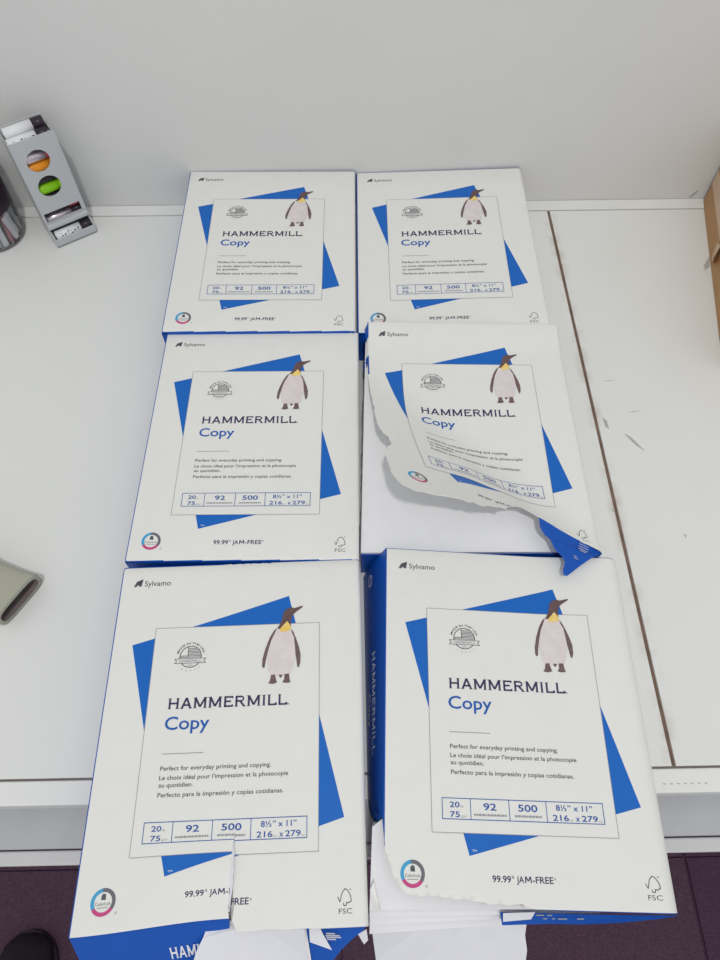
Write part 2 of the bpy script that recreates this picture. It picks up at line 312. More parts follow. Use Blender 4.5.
# ------------------------------------------------------------------ laying flat sheets and print onto a wrapper surface
def lay(name, groups, surf, parent, grid=0, cuts=(), clips=(), side=None, dz=0., smooth=False, matf=None, thick=False):
    """groups: [(material, polys, layer)]. Flat polygons are cut along a grid, then laid on surf(u, v, side)."""
    mats = []; outv = []; outf = []; outm = []
    for mk, polys, layer in groups:
        if mk not in mats: mats.append(mk)
        b = bmesh.new()
        for vs, fs in polys:
            bv = [b.verts.new((x, y, 0)) for x, y in vs]
            for f in fs:
                try: b.faces.new([bv[i] for i in f])
                except ValueError: pass
        big = [f for f in b.faces if len(f.verts) > 4]
        if big: bmesh.ops.triangulate(b, faces=big)
        if not b.faces: b.free(); continue
        us = [v.co.x for v in b.verts]; vs_ = [v.co.y for v in b.verts]
        planes = [((c, 0, 0), (1, 0, 0)) for c in cuts_in(cuts, 'u')]+[((0, c, 0), (0, 1, 0)) for c in cuts_in(cuts, 'v')]
        if grid:
            k = math.ceil(min(us)/grid)
            while k*grid < max(us): planes.append(((k*grid, 0, 0), (1, 0, 0))); k += 1
            k = math.ceil(min(vs_)/grid)
            while k*grid < max(vs_): planes.append(((0, k*grid, 0), (0, 1, 0))); k += 1
        for co, no in planes:
            c = co[0] if no[0] else co[1]; lo, hi = (min(us), max(us)) if no[0] else (min(vs_), max(vs_))
            if lo < c < hi: bmesh.ops.bisect_plane(b, geom=b.verts[:]+b.edges[:]+b.faces[:], plane_co=co, plane_no=no, dist=1e-5)
        for (p0, p1) in clips:        # keep what lies left of p0 -> p1 in the flat drawing (v down)
            n = (-(p1[1]-p0[1]), p1[0]-p0[0], 0)
            bmesh.ops.bisect_plane(b, geom=b.verts[:]+b.edges[:]+b.faces[:], plane_co=(p0[0], p0[1], 0), plane_no=n, clear_outer=True, dist=1e-5)
        if grid: bmesh.ops.triangulate(b, faces=b.faces[:])
        mp = {}
        for f in b.faces:
            cc = f.calc_center_median(); s = side(cc.x, cc.y) if side else 0; ids = []
            for v in f.verts:
                key = (v.index, s) if v.index >= 0 else (id(v), s)
                key = (v, s)
                if key not in mp:
                    p = surf(v.co.x, v.co.y, s); mp[key] = len(outv); outv.append((p[0]/1000, p[1]/1000, (p[2]+dz+layer*.13)/1000))
                ids.append(mp[key])
            # upward facing
            a_, b_, c_ = [Vector(outv[i]) for i in ids[:3]]
            outf.append(ids if (b_-a_).cross(c_-a_).z >= 0 else ids[::-1])
            mk2 = matf(cc.x, cc.y) if matf else mk
            if mk2 not in mats: mats.append(mk2)
            outm.append(mats.index(mk2))
        b.free()
    if not outf: return None
    me = bpy.data.meshes.new(name); me.from_pydata(outv, [], outf)
    for m in mats: me.materials.append(M[m])
    for p, mi in zip(me.polygons, outm): p.material_index = mi; p.use_smooth = smooth
    o = bpy.data.objects.new(name, me); C.objects.link(o); o.parent = parent; return o
def cuts_in(cuts, ax): return [c for a, c in cuts if a == ax]
W, H = 216., 281.
def fillet(e, r): return 0 if e >= r else r*(1-math.sqrt(max(0, 1-((r-max(e, 0))/r)**2)))
def plane_surf(z, tx, ty, rl=2.5, rr=6., rb=2.5, rf=2.5, el=0., er=0.):
    """el, er: slack paper past the left and right edge"""
    def s(u, v, side=0):
        X, Y = u-W/2, H/2-v
        return (X-el*(1-smoothstep(0, 12, u))+er*smoothstep(W-12, W, u), Y, z+tx*Y+ty*X-fillet(u, rl)-fillet(W-u, rr)-fillet(v, rb)-fillet(H-v, rf))
    return s
EDGE = [('u', c) for c in (.3, .8, 1.5, 2.5, W-6, W-4, W-2.4, W-1.2, W-.4)]+[('v', c) for c in (.3, .8, 1.2, 2.5, H-2.5, H-1.2, H-.6, H-.2)]
def top_mat(u, v):
    return 'blue_side' if (u < 1.5 or v < 1.2 or v > H-1.0) else 'white'
def strip(name, top, bot, m, parent, smooth=False):
    b = bmesh.new(); t = [b.verts.new(p) for p in top]; o = [b.verts.new(p) for p in bot]
    for k in range(len(t)-1): b.faces.new((t[k], o[k], o[k+1], t[k+1]))
    return link(name, b, m, parent, smooth)
def lerp(a, b, t): return tuple(x+(y-x)*t for x, y in zip(a, b))
def edge_pts(surf, u0, v0, u1, v1, n=24, side=0): return [surf(u0+(u1-u0)*k/n, v0+(v1-v0)*k/n, side) for k in range(n+1)]
def sides(surf, parent, base, which='lrbf', wob=.6):
    """base: corner offsets (x0, x1, y0, y1) of the footprint in the ream's own frame"""
    x0, x1, y0, y1 = base; z0 = .4
    nm = {'l': 'side_panel', 'r': 'side_panel', 'b': 'end_panel', 'f': 'end_panel'}
    spec = {'l': ((0, 0, 0, H), (x0, y1), (x0, y0), 'blue_side'), 'r': ((W, H, W, 0), (x1, y0), (x1, y1), 'white'), 'b': ((W, 0, 0, 0), (x1, y1), (x0, y1), 'blue_side'), 'f': ((0, H, W, H), (x0, y0), (x1, y0), 'blue_side')}
    for k in which:
        (u0, v0, u1, v1), a, c, m = spec[k]; n = 24; tp = edge_pts(surf, u0, v0, u1, v1, n)
        b = bmesh.new(); rows = []
        for j in range(5):
            row = []
            for i in range(n+1):
                t = i/n; bp = (a[0]+(c[0]-a[0])*t, a[1]+(c[1]-a[1])*t, z0); p = lerp(tp[i], bp, j/4)
                wv = 0 if j in (0, 4) or i in (0, n) else random.uniform(-wob, wob)
                q = (p[0]+(wv if k in 'lr' else 0), p[1]+(wv if k in 'bf' else 0), p[2]); row.append(b.verts.new(q))
            rows.append(row)
        for r0, r1 in zip(rows, rows[1:]):
            for i in range(n): b.faces.new((r0[i], r1[i], r1[i+1], r0[i+1]))
        link(nm[k], b, m, parent, True)
def bottom(parent, base):
    x0, x1, y0, y1 = base; b = bmesh.new(); add_box(b, x0, x1, y0, y1, .1, .6); link('wrapper_base', b, 'white', parent)
def prints(surf, parent, skip=(), grid=0, side=None, cuts=(), clips=None):
    byname = {}
    for nme, layer, gs in D:
        if nme in skip: continue
        byname.setdefault(nme, []).extend([(mk, polys, layer) for mk, polys in gs])
    for nme, groups in byname.items():
        lay(nme, groups, surf, parent, grid, cuts, (clips or {}).get(nme, ()), side)
def block(parent, x0, x1, y0, y1, z0, z1, slabs=1):
    b = bmesh.new(); add_box(b, x0, x1, y0, y1, z0, z1, .6); return link('paper_block', b, 'sheet', parent)
def slab(t, corners_top, thick, name='paper_block'):
    b = bmesh.new(); tp = [b.verts.new(p) for p in corners_top]; bt = [b.verts.new((p[0], p[1], p[2]-thick)) for p in corners_top]
    b.faces.new(tp[::-1]); b.faces.new(bt)
    n_ = len(tp)
    for k in range(n_): b.faces.new((tp[k], tp[(k+1) % n_], bt[(k+1) % n_], bt[k]))
    bmesh.ops.recalc_face_normals(b, faces=b.faces); return link(name, b, 'sheet', t)
RECT = [ngon([(0, 0), (W, 0), (W, H), (0, H)])]
GRP = 'wrapped reams of copy paper on the desk'
def ream(label, x, y, yaw): return tag(empty('paper_ream', (x, y, 0), yaw), label, 'paper ream', GRP)
def plain_ream(label, x, y, z, yaw, tx, ty, base, rr=5., el=0., er=0.):
    t = ream(label, x, y, yaw); s = plane_surf(z, tx, ty, rr=rr, el=el, er=er)
    wr = lay('wrapper', [('white', RECT, 0)], s, t, 36, EDGE, smooth=True, matf=top_mat)
    prints(s, wr); sides(s, t, base); bottom(t, base)
    return t
B0 = (-W/2, W/2, -H/2, H/2)
plain_ream('back left closed paper ream with blue edges, touching the wall panel', -104.4, -141.3, 54.2, -.012, -.006, -.0025, B0, rr=3, el=.5, er=2.2)
plain_ream('back right closed paper ream touching the wall panel, nearest the desk joint', 117.6, -141.6, 52.3, -.0099, -.0036, .03, B0, rr=4, el=2.0, er=1)
plain_ream('middle left closed paper ream with smooth untorn wrapper', -103.6, -420.0, 54.0, -.0146, -.022, .0052, (-W/2, W/2, -H/2+1, H/2-2), rr=3, er=1.)

# ------------------------------------------------------------------ middle right ream: torn wrapper, the near left corner curling up
t3 = ream('middle right paper ream with torn wrapper curling up off the white sheets', 123.8, -416.3, -.0128)
def surf3(u, v, side=0):
    d, phi, RR0, th, kap = -.9675, .8134, 76.44, .624, -.0027
    X, Y = u-W/2, H/2-v
    nx, ny = -math.sin(phi), -math.cos(phi); tx_, ty_ = math.cos(phi), -math.sin(phi)
    s = X*nx+Y*ny-d; wq = X*tx_+Y*ty_; k = min(3, max(.02, 1-kap*wq)); zz = 0
    if s > 0:
        T = th*k; RR = RR0/k; an = min(s/RR, T); ip = RR*math.sin(an); zz = RR*(1-math.cos(an))
        if s/RR > T: e = s-RR*T; ip += e*math.cos(T); zz += e*math.sin(T)
        X += nx*(ip-s); Y += ny*(ip-s)
    X0, Y0 = u-W/2, H/2-v
    back = 5.0*(1-smoothstep(0, 45, v))
    fl_ = fillet(W-u, 5)+fillet(v, 2.2)+(fillet(u, 2.2) if v < 75 else 0)
    wav = 0 if s < 30 else .9*math.sin(u*.11+v*.05)*min(1, (s-30)/60)
    return (X, Y, 54.6-.0049*Y0-.0247*X0+zz+back-fl_+wav)
tear3 = [(216, 0), (0, 0), (-.5, 30), (0, 66), (-.6, 80.9), (0, 107.7), (.8, 118), (.5, 128.8), (1.9, 136), (.5, 143.1), (.6, 149.5), (.5, 168.6), (4.4, 184.1), (9.5, 189.4), (9.7, 202.6), (4, 211), (-.5, 224.2), (-.8, 235.8), (-1.5, 247), (-2.6, 259.2), (-1.7, 276.1), (.9, 286.3), (10.3, 291.5), (22, 290), (31.5, 290.5), (40, 288), (46, 288.5), (55, 287), (61.2, 288.6), (67.1, 283.6), (72, 285.4), (78.4, 284.1), (83, 280), (88.8, 277.8), (94, 276), (99.5, 272.8), (106.8, 272.7), (110, 266.5), (115.1, 262.9), (124, 256.5), (133.9, 251.9), (153.5, 255), (185, 268), (216, 280.9)]
def jag(pts, amp, seg=3.0, keep=lambda a, b: True):
    out = []
    for i, a in enumerate(pts):
        b = pts[(i+1) % len(pts)]; out.append(a); l = math.hypot(b[0]-a[0], b[1]-a[1]); n = int(l/seg)
        if n > 1 and keep(a, b):
            for k in range(1, n):
                p = lerp(a, b, k/n); q = random.uniform(-amp, amp); out.append((p[0]-(b[1]-a[1])/l*q, p[1]+(b[0]-a[0])/l*q))
    return out
tear3j = jag(tear3, .5, 3.0, lambda a, b: a[1] > 100 and a[0] < 130 and b[0] < 140)
E3 = [('u', c) for c in (.4, 1.2, 2.2, W-5, W-3, W-1.5, W-.4)]+[('v', c) for c in (.3, .8, 1.2, 2.2)]
w3 = lay('wrapper', [('white', [ngon(tear3j)], 0)], surf3, t3, 4, E3, smooth=True, matf=lambda u, v: 'blue_side' if (v < .8 or (u < 1.5 and v < 75 and not 22 < v < 46)) else 'white')
so = w3.modifiers.new('paper_thickness', 'SOLIDIFY'); so.thickness = .00022; so.offset = -1
prints(surf3, w3, grid=4, clips={'claim_lettering': [((99.5, 271.5), (133.9, 250.6))], 'recycled_mark': [((153.5, 251.6), (216, 277.3))]})
slab(t3, [(-117, -136, 48.5), (98, -136, 48.5), (104, 130, 48.5), (-110, 130, 48.5)], 47.8)
base3 = (-117, W/2, -H/2+6, H/2-10); bottom(t3, base3); sides(surf3, t3, base3, 'r')
bmt = bmesh.new(); add_box(bmt, -W/2, W/2, H/2-10.5, H/2-9.7, .6, 50, .3); link('end_panel', bmt, 'blue_side', t3)
# ragged remains of the blue left side
bmt = bmesh.new(); prev = None; hh = 40
for k in range(57):
    yv = H/2-12-k*4.7; hh = min(50, max(8, hh+random.uniform(-11, 10)))
    if k < 5: hh = 50
    if k > 45: hh = min(50, hh+6)
    a = bmt.verts.new((-111.6-k*.12-random.uniform(0, .8), yv, .6)); c = bmt.verts.new((-111.4-k*.12-random.uniform(0, 1.0), yv, hh))
    if prev: bmt.faces.new((prev[0], a, c, prev[1]))
    prev = (a, c)
link('torn_side_panel', bmt, 'blue_side', t3)
for va, vb in ((2, 21), (44, 56)):
    tp_ = edge_pts(surf3, 0, va, 0, vb, 6); strip('torn_side_panel', tp_, [(p[0]-4.5-.8*(k % 2), p[1], p[2]-14-3*(k % 3)) for k, p in enumerate(tp_)], 'blue_side', t3)
# front end folds still lying round the block
bmt = bmesh.new(); add_box(bmt, -117, W/2, -137, -136.2, .6, 46, .3); link('end_panel', bmt, 'blue_side', t3)
# blue triangle of wrapper folded over, hanging past the corner
def loc3(p, t=None):
    p = Vector(p)-Vector((123.8, -416.3, 0)); c, s = math.cos(.0128), math.sin(.0128)
    return (p.x*c-p.y*s, p.x*s+p.y*c, p.z)
A3 = surf3(153.5, 255); Bp = surf3(215.5, 280.6)
tri_px = [(540, 526.7, 70), (542, 531, 69.5), (545, 535, 69), (549, 538, 68.5), (551.7, 541.7, 68), (553, 546, 67.5), (555.8, 550.8, 67), (560, 554, 67), (563.3, 558, 66.5), (565, 562, 66.3), (564, 566.7, 66), (562.8, 571, 66), (564, 575.5, 65.6), (567.5, 575.8, 65.4), (580, 566, 63), (593, 556.9, 60), (600, 555, 57.5)]
tri = [A3]+[loc3(atz(*p)) for p in tri_px]+[Bp]
bmt = bmesh.new(); vv = [bmt.verts.new(p) for p in tri]; f = bmt.faces.new(vv); bmesh.ops.triangulate(bmt, faces=[f])
tr3 = link('folded_blue_corner', bmt, 'blue_side', t3); tr3['label'] = 'blue triangular flap folded over'
so = tr3.modifiers.new('paper_thickness', 'SOLIDIFY'); so.thickness = .0003; so.offset = -1
bmt = bmesh.new()
for k, (x, y, l) in enumerate([(580, 541.5, 6), (579.5, 543.6, 9), (578.8, 545.8, 9.5), (578.6, 548, 9), (580, 550.2, 6), (573.5, 555.5, 3.5), (574, 557.6, 4)]):
    a, b_ = loc3(atz(x, y, 66.4)), loc3(atz(x+l, y+l*.45, 65.4))
    vs, fs = stroke((a[0], a[1]), (b_[0], b_[1]), .55); zz = [a[2], b_[2], b_[2], a[2]]
    bmt.faces.new([bmt.verts.new((p[0], p[1], z_)) for p, z_ in zip(vs, zz)])
link('small_print', bmt, 'ink_pale', tr3)

# ------------------------------------------------------------------ front left ream: slit wrapper, end panel torn open
t4 = ream('front left paper ream with slit wrapper and torn open end past the desk edge', -101.7, -706.4, .0203)
p4 = plane_surf(62.3, -.026, .002, rl=2.2, rr=4, rb=6, rf=1.2)
SL = 114.0
def surf4(u, v, side=0):
    x, y, z = p4(u, v)
    x -= 4.0*smoothstep(130, 216, u)*smoothstep(20, 281, v)
    y += 4.0*(1-smoothstep(0, 60, v))
    if side == 1:
        k = smoothstep(208, 281, v)*smoothstep(-10, SL, u)
        y += 7.5*k; x -= .6*k*smoothstep(60, SL, u); z += 2.0*math.sin(min(1, k)*math.pi)*.8-.3*k
    else:
        k = smoothstep(222, 260, v)*(1 if u >= SL-1 else 0)
        z += .5*k; x += .8*k*(1-smoothstep(SL, SL+60, u)); y -= .5*k
    return (x, y, z)
side4 = lambda u, v: 1 if (u < SL and v > 206) else 0
outl4 = [(0, 0), (W, 0), (W, H), (188, H), (160, H-.4), (140, H-1.2), (126, H-.3), (SL+4, H-.8), (SL+.5, 274), (SL+1.6, 262), (SL+.4, 250), (SL+1.2, 240), (SL+.2, 232), (SL, 224), (SL-1, 233), (SL-.2, 242), (SL-1.4, 252), (SL-.3, 262), (SL-1.8, 272), (SL-.5, H), (0, H)]
w4 = lay('wrapper', [('white', [ngon(outl4)], 0)], surf4, t4, 9, EDGE+[('u', SL), ('v', 206)], side=side4, smooth=True, matf=lambda u, v: 'blue_side' if (u < 1.5 or v < 3.0-2.2*u/W or (v > H-.5 and u < SL+60)) else 'white')
prints(surf4, w4, grid=9, side=side4, cuts=[('u', SL), ('v', 206)])
block(t4, -106.5, 101.5, -137, 137, .8, 54)
base4 = (-W/2, W/2-4, -H/2+4, H/2); bottom(t4, base4); sides(surf4, t4, base4, 'lrb')
# torn white edge standing up along the slit
bmt = bmesh.new(); prev = None
for k in range(15):
    v = 226+k*3.6; a = surf4(SL-1.2+random.uniform(-.4, .4), v, 1); wd = (1.0+1.6*math.sin(k/14*math.pi))+random.uniform(-.4, .4)
    p, q = bmt.verts.new((a[0], a[1], a[2]+.25)), bmt.verts.new((a[0]+wd, a[1]+.4, a[2]+1.0+random.uniform(0, .5)))
    if prev: bmt.faces.new((prev[0], p, q, prev[1]))
    prev = (p, q)
link('torn_edge', bmt, 'inner', w4)
def loc(t, p):
    p = Vector(p)-t.location*1000; a = -t.rotation_euler.z; c, s = math.cos(a), math.sin(a); return (p.x*c-p.y*s, p.x*s+p.y*c, p.z)
def pxsheet(name, t, pts, m, solid=True, label=None):
    """a loose piece of wrapper: corner list (px, py, height in mm), its heights chosen from the ream it hangs on"""
    b = bmesh.new(); vv = [b.verts.new(loc(t, atz(*p))) for p in pts]; f = b.faces.new(vv); bmesh.ops.triangulate(b, faces=[f])
    o = link(name, b, m, t)
    if solid: sm = o.modifiers.new('paper_thickness', 'SOLIDIFY'); sm.thickness = .0003
    if label: o['label'] = label
    return o
# blue end panel: sheet that flares outward below the left half of the top
top = edge_pts(surf4, .5, H, SL-.5, H, 12, 1); n = len(top)
b = bmesh.new(); rows = []
for j in range(6):
    row = []
    for i, p in enumerate(top):
        k = i/(n-1); jj = j/5
        row.append(b.verts.new((p[0]+jj*(16*(1-k)-3*k), p[1]-jj*34-2*math.sin(jj*3.1), p[2]-1.0-jj*(30+6*math.sin(k*3)))))
    rows.append(row)
for r0, r1 in zip(rows, rows[1:]):
    for i in range(n-1): b.faces.new((r0[i], r1[i], r1[i+1], r0[i+1]))
ep4 = link('end_panel', b, 'blue_side', t4, True)
# its white lettering (same construction, laid on the flaring panel)
def ep_surf(u, v, side=0):
    k = u/SL; jj = v/34.; p = surf4(min(max(u, .5), SL-.5), H, 1)
    return (p[0]+jj*(16*(1-k)-3*k), p[1]-jj*34-2*math.sin(jj*3.1), p[2]-1.0-jj*(30+6*math.sin(k*3))+.5)
lay('end_lettering', [('ink_white', title(67, 19.0, 7.0, 62, .2), 2)], ep_surf, ep4, 0, clips=[((101, 0), (101, -10))])
pxsheet('torn_inner_flap', t4, [(209, 922, 58), (222, 920, 58), (236, 921, 58), (246, 926, 60), (262, 927.5, 61.5), (303, 924.5, 61), (305, 932, 58), (309, 958, 40), (311, 985, 32), (250, 990, 38), (186, 985, 42), (193, 962, 51), (197, 950, 55), (203, 938, 58)], 'inner', label='pale inside of the torn wrapper end')
pxsheet('folded_blue_corner', t4, [(305, 925.5, 58), (338, 926, 59), (368, 924, 60), (362, 931, 56), (352, 939, 53), (341, 950, 50), (332, 962, 44), (322, 985, 30), (312, 985, 28), (309, 958, 40)], 'blue_side')
pxsheet('torn_scrap', t4, [(309, 925, 61), (319, 925, 61.5), (323, 934, 60), (326.5, 940, 59), (332, 950, 58), (321, 946, 58), (310, 942, 58)], 'inner')
pxsheet('white_crease', t4, [(303.5, 925, 60), (305.6, 925, 60), (311, 958, 42), (313, 985, 29), (310.5, 985, 29), (308.3, 958, 42)], 'white')
bmt = bmesh.new()
for k, (x, y, l) in enumerate([(326, 933.6, 9), (325.6, 935.6, 14), (326, 937.4, 15), (327, 939.4, 9)]):
    a, b_ = loc(t4, atz(x, y, 60.2)), loc(t4, atz(x+l, y+.3, 60.2)); vs, fs = stroke((a[0], a[1]), (b_[0], b_[1]), .8)
    bmt.faces.new([bmt.verts.new((p[0], p[1], 58.8)) for p in vs])
link('small_print', bmt, 'ink_pale', t4)
pxsheet('torn_scrap', t4, [(358, 934, 55), (366.5, 929, 57), (368, 940, 50), (364, 944, 48)], 'inner')

# ------------------------------------------------------------------ front right ream: near left corner of the wrapper torn off
t5 = ream('front right paper ream with ripped corner showing white sheets and blue side', 129.1, -697.4, -.0455)
p5 = plane_surf(58.7, -.0304, -.086, rl=2.0, rr=12, rb=2.2, rf=1.5)
def surf5(u, v, side=0):
    x, y, z = p5(u, v); 
    z += 8.0*smoothstep(130, 216, u)*(1-v/H)
    x += 1.2*smoothstep(120, 216, u)+2.2*smoothstep(196, 216, u)*v/H
    q = smoothstep(0, 60, 281-v); 
    return (x, y, z)
outl5 = [(0, 0), (W, 0), (W, H)]+[(188, H), (160, H), (130, H), (112, H-.5), (104, 279.2), (100.9, 277.2), (92, 278.6), (84.9, 277.6), (77, 278.4), (70.4, 277.0), (60, 275.4), (52, 275.6), (43, 274.6), (34, 273.6), (26, 274.6), (17.6, 273.6), (13, 270), (9.2, 264.7), (6.4, 258.5), (4.2, 253.5), (1.8, 246), (.8, 236), (0, 225)]
o5j = jag(outl5, .45, 3.0, lambda a, b: a[0] < 112 and a[1] > 224 and b[1] > 224)
w5 = lay('wrapper', [('white', [ngon(o5j)], 0)], surf5, t5, 9, EDGE+[('u', W-12), ('u', W-8)], smooth=True, matf=lambda u, v: 'blue_side' if (u < 1.8 or v < 1.5 or (v > H-.6 and u > 110)) else 'white')
so = w5.modifiers.new('paper_thickness', 'SOLIDIFY'); so.thickness = .00022; so.offset = -1
prints(surf5, w5, grid=9)
base5 = (-111.5, W/2-1, -H/2+6, H/2-13)
bottom(t5, base5); sides(surf5, t5, base5, 'rb')
# paper: slabs of sheets slipped forward, sloping with the wrapper
def c5(px, py, z): return loc(t5, atz(px, py, z))
def slab_px(fl_, fr_, zl, zr, thick, inset, yl=-90):
    a, c = c5(*fl_, zl), c5(*fr_, zr)
    return slab(t5, [a, c, (c[0]+inset, H/2-14, zr-6), (-96, H/2-14, zl-6), (-103, yl+10, zl-2), (a[0]+1, yl, zl-1)], thick)
slab_px((369.5, 910), (622, 909), 60, 44, 8, 2)
slab_px((369.5, 917), (600, 913), 50, 35.5, 9, 2, -88)
slab_px((369.5, 925), (560, 916), 40, 26, 12, 2, -86)
slab_px((369.5, 934), (510, 924), 27, 13, 12, 20, -84)
# blue left side with a ragged near end
def side5(v, h, s=0):     # h 0 at the fold, 1 at the desk
    a = surf5(0, v); return (a[0]+(-128+12*v/H-a[0])*h-2.0*math.sin(h*math.pi), a[1]-(6 if v < 1 else 0)*h, a[2]+(1.0-a[2])*h)
sp = [(0, 0), (225, 0), (224, .1), (227, .18), (222, .3), (225, .42), (219, .5), (221, .62), (213, .72), (214, .85), (205, 1), (0, 1)]
b = bmesh.new(); f = b.faces.new([b.verts.new((x, y, 0)) for x, y in jag(sp, .0, 900)]); bmesh.ops.triangulate(b, faces=[f])
for k in range(1, 24): bmesh.ops.bisect_plane(b, geom=b.verts[:]+b.edges[:]+b.faces[:], plane_co=(k*10, 0, 0), plane_no=(1, 0, 0))
for k in range(1, 8): bmesh.ops.bisect_plane(b, geom=b.verts[:]+b.edges[:]+b.faces[:], plane_co=(0, k/8, 0), plane_no=(0, 1, 0))
for v in b.verts: v.co = Vector(side5(v.co.x, v.co.y))
sd5 = link('side_panel', b, 'blue_side', t5, True)
def side_txt(polys):
    """text drawn in (along, depth) millimetres -> on the side panel"""
    bb = bmesh.new()
    for vs, fs in polys:
        bv = []
        for x, y in vs: p = side5(x, y/60.); bv.append(bb.verts.new((p[0]-.35, p[1], p[2]+.25)))
        for f in fs:
            try: bb.faces.new([bv[i] for i in f])
            except ValueError: pass
    return bb
flip = lambda polys: [([(x, 44-y) for x, y in vs], fs) for vs, fs in polys]
tx5 = title(90, 29, 9, 86, .17)
link('side_lettering', side_txt(tx5), 'ink_white', sd5)
link('side_lettering', side_txt([text_polys('Copy', 124, 43, 9, 28, bold=.012)]), 'ink_white', sd5)
link('side_mark', side_txt([ring(20, 34, 4.5, 6, 0, 360, 24), quad(16, 33.3, 24, 34.6)]), 'ink_white', sd5)
# blue end strip under the right half, loose wrapper tail under the left half
pxsheet('end_panel', t5, [(500, 912, 46), (560, 913.5, 47), (620, 915, 46), (677, 915.5, 46), (660, 918.5, 40), (620, 922.5, 36), (585, 924, 36), (545, 923.5, 38), (502, 925, 38)], 'blue_side')
pxsheet('torn_scrap', t5, [(503, 913, 49), (535, 912, 49), (531, 919, 45), (503, 921.5, 45)], 'inner')
bmt = bmesh.new()
for x, y, l in [(536, 915.2, 8), (547, 915.4, 5), (543, 918.6, 4), (552, 918.8, 3), (558, 919, 9), (577, 919, 7)]:
    a, b_ = loc(t5, atz(x, y, 47)), loc(t5, atz(x+l, y+.1, 47)); vs, fs = stroke((a[0], a[1]), (b_[0], b_[1]), .8); bmt.faces.new([bmt.verts.new((p[0], p[1], 47.2)) for p in vs])
link('small_print', bmt, 'ink_light', t5)
pxsheet('torn_inner_flap', t5, [(372, 931, 18), (420, 927, 15), (470, 922, 13), (527, 919, 12), (525, 935, 8), (527, 950, 2), (524, 975, -12), (525, 995, -22), (380, 995, -22), (376, 960, -5)], 'inner', label='pale inside of the torn wrapper tail')
pxsheet('torn_scrap', t5, [(370, 890, 68), (374, 882, 69), (379, 905, 66), (381, 911, 62), (373, 908, 62)], 'white')

# ------------------------------------------------------------------ battery dispenser on the desk by the panel
rz = math.atan2(33, 50)
dz = tag(empty('battery_dispenser', (-383, -41, 0), rz), 'grey plastic battery dispenser standing upright against the wall panel', 'dispenser')
DW = 56.; DH = 141.
def holed(name, outer, holes, y0, th, m, parent):
    cu = bpy.data.curves.new('t', 'CURVE'); cu.dimensions = '2D'; cu.fill_mode = 'BOTH'; cu.extrude = th/2
    for pts in [outer]+holes:
        sp = cu.splines.new('POLY'); sp.points.add(len(pts)-1); sp.use_cyclic_u = True
        for k, (x, y) in enumerate(pts): sp.points[k].co = (x, y, 0, 1)
    o = bpy.data.objects.new('t', cu); C.objects.link(o)
    me = bpy.data.meshes.new_from_object(o.evaluated_get(bpy.context.evaluated_depsgraph_get())); bpy.data.objects.remove(o); bpy.data.curves.remove(cu)
    bb = bmesh.new(); bb.from_mesh(me); bpy.data.meshes.remove(me)
    for v in bb.verts: v.co = Vector((v.co.x, y0-v.co.z, v.co.y))
    return link(name, bb, m, parent)
yf = -17.
rect = lambda x0, z0, x1, z1: [(x0, z0), (x1, z0), (x1, z1), (x0, z1)]
circ = lambda x, z, r: [(x+r*math.cos(a*math.pi/16), z+r*math.sin(a*math.pi/16)) for a in range(32)]
holed('front_panel', rect(-DW/2, 26, DW/2, DH), [circ(-3, 112, 14.2), circ(-3, 77, 14.2), rect(-25, 31, 23, 43.5)], yf, 1.6, 'plastic', dz)
for sx in (-1, 1):
    b = bmesh.new(); add_box(b, sx*(DW/2-.8)-.8, sx*(DW/2-.8)+.8, yf, 17, 0, DH-(6 if sx > 0 else 2), .4); link('side_wall', b, 'plastic', dz)
b = bmesh.new(); add_box(b, -DW/2, DW/2, 15.4, 17, 0, DH+4, .4); link('back_panel', b, 'plastic', dz)
b = bmesh.new(); add_box(b, -DW/2, DW/2, yf-14, 17, 0, 3, .6); link('base', b, 'plastic', dz)
b = bmesh.new(); add_box(b, -DW/2, DW/2, yf-14, yf-12, 0, 12, .6); add_box(b, -DW/2, -DW/2+2, yf-13, yf, 0, 18, .5); add_box(b, DW/2-2, DW/2, yf-13, yf, 0, 18, .5); link('tray_lip', b, 'plastic', dz)
b = bmesh.new(); add_box(b, -DW/2, DW/2, yf-6, yf+.5, 22, 29, 2); link('shelf_bar', b, 'plastic', dz)
def battery(label, x, y, z, body, band, end, marks=False, a=0.):
    cz, sz = math.cos(rz), math.sin(rz)
    t = tag(empty('battery', (-383+x*cz-y*sz, -41+x*sz+y*cz, z), rz+a), label, 'battery', 'batteries in the grey dispenser')
    mt = Matrix.Rotation(math.pi/2, 4, 'Y')
    b = bmesh.new(); lathe(b, [(6.4, -24.5), (7.1, -24), (7.1, 10)], 24, 0, mt); link('sleeve', b, body, t)
    b = bmesh.new(); lathe(b, [(7.1, 10), (7.1, 23.4), (6.5, 24.2)], 24, 0, mt); link('end_band', b, band, t)
    b = bmesh.new(); lathe(b, [(2.7, 24), (2.7, 25.6), (2.2, 25.9)], 16, 0, mt); link('terminal', b, end, t)
    b = bmesh.new(); lathe(b, [(6.4, -25.2), (6.4, -24.5)], 20, 0, mt); link('end_cap', b, end, t)
    if marks:
        b = bmesh.new()
        for k in range(6):
            xx = -18+k*4.6
            for j in range(3):
                an = R(-52+j*13+(k % 2)*5)
                for q in range(1):
                    pts = []
                    for (du, da) in ((0, 0), (2.6, 0), (2.6, R(9)), (0, R(9))): pts.append((xx+du*((k+j) % 3+1)/3, -7.2*math.cos(an+da), 7.2*-math.sin(an+da)))
                    if (k+j) % 3 != 1: b.faces.new([b.verts.new(p) for p in pts])
        link('printed_marks', b, 'bat_black', t)
battery('white battery with dark marks lying in the dispenser tray', 1, yf-4.6, 10.4, 'bat_white', 'bat_black', 'steel_cap', True)
battery('silver battery behind the low slot of the dispenser', 0, yf+9, 28, 'bat_silver', 'bat_black', 'steel_cap')
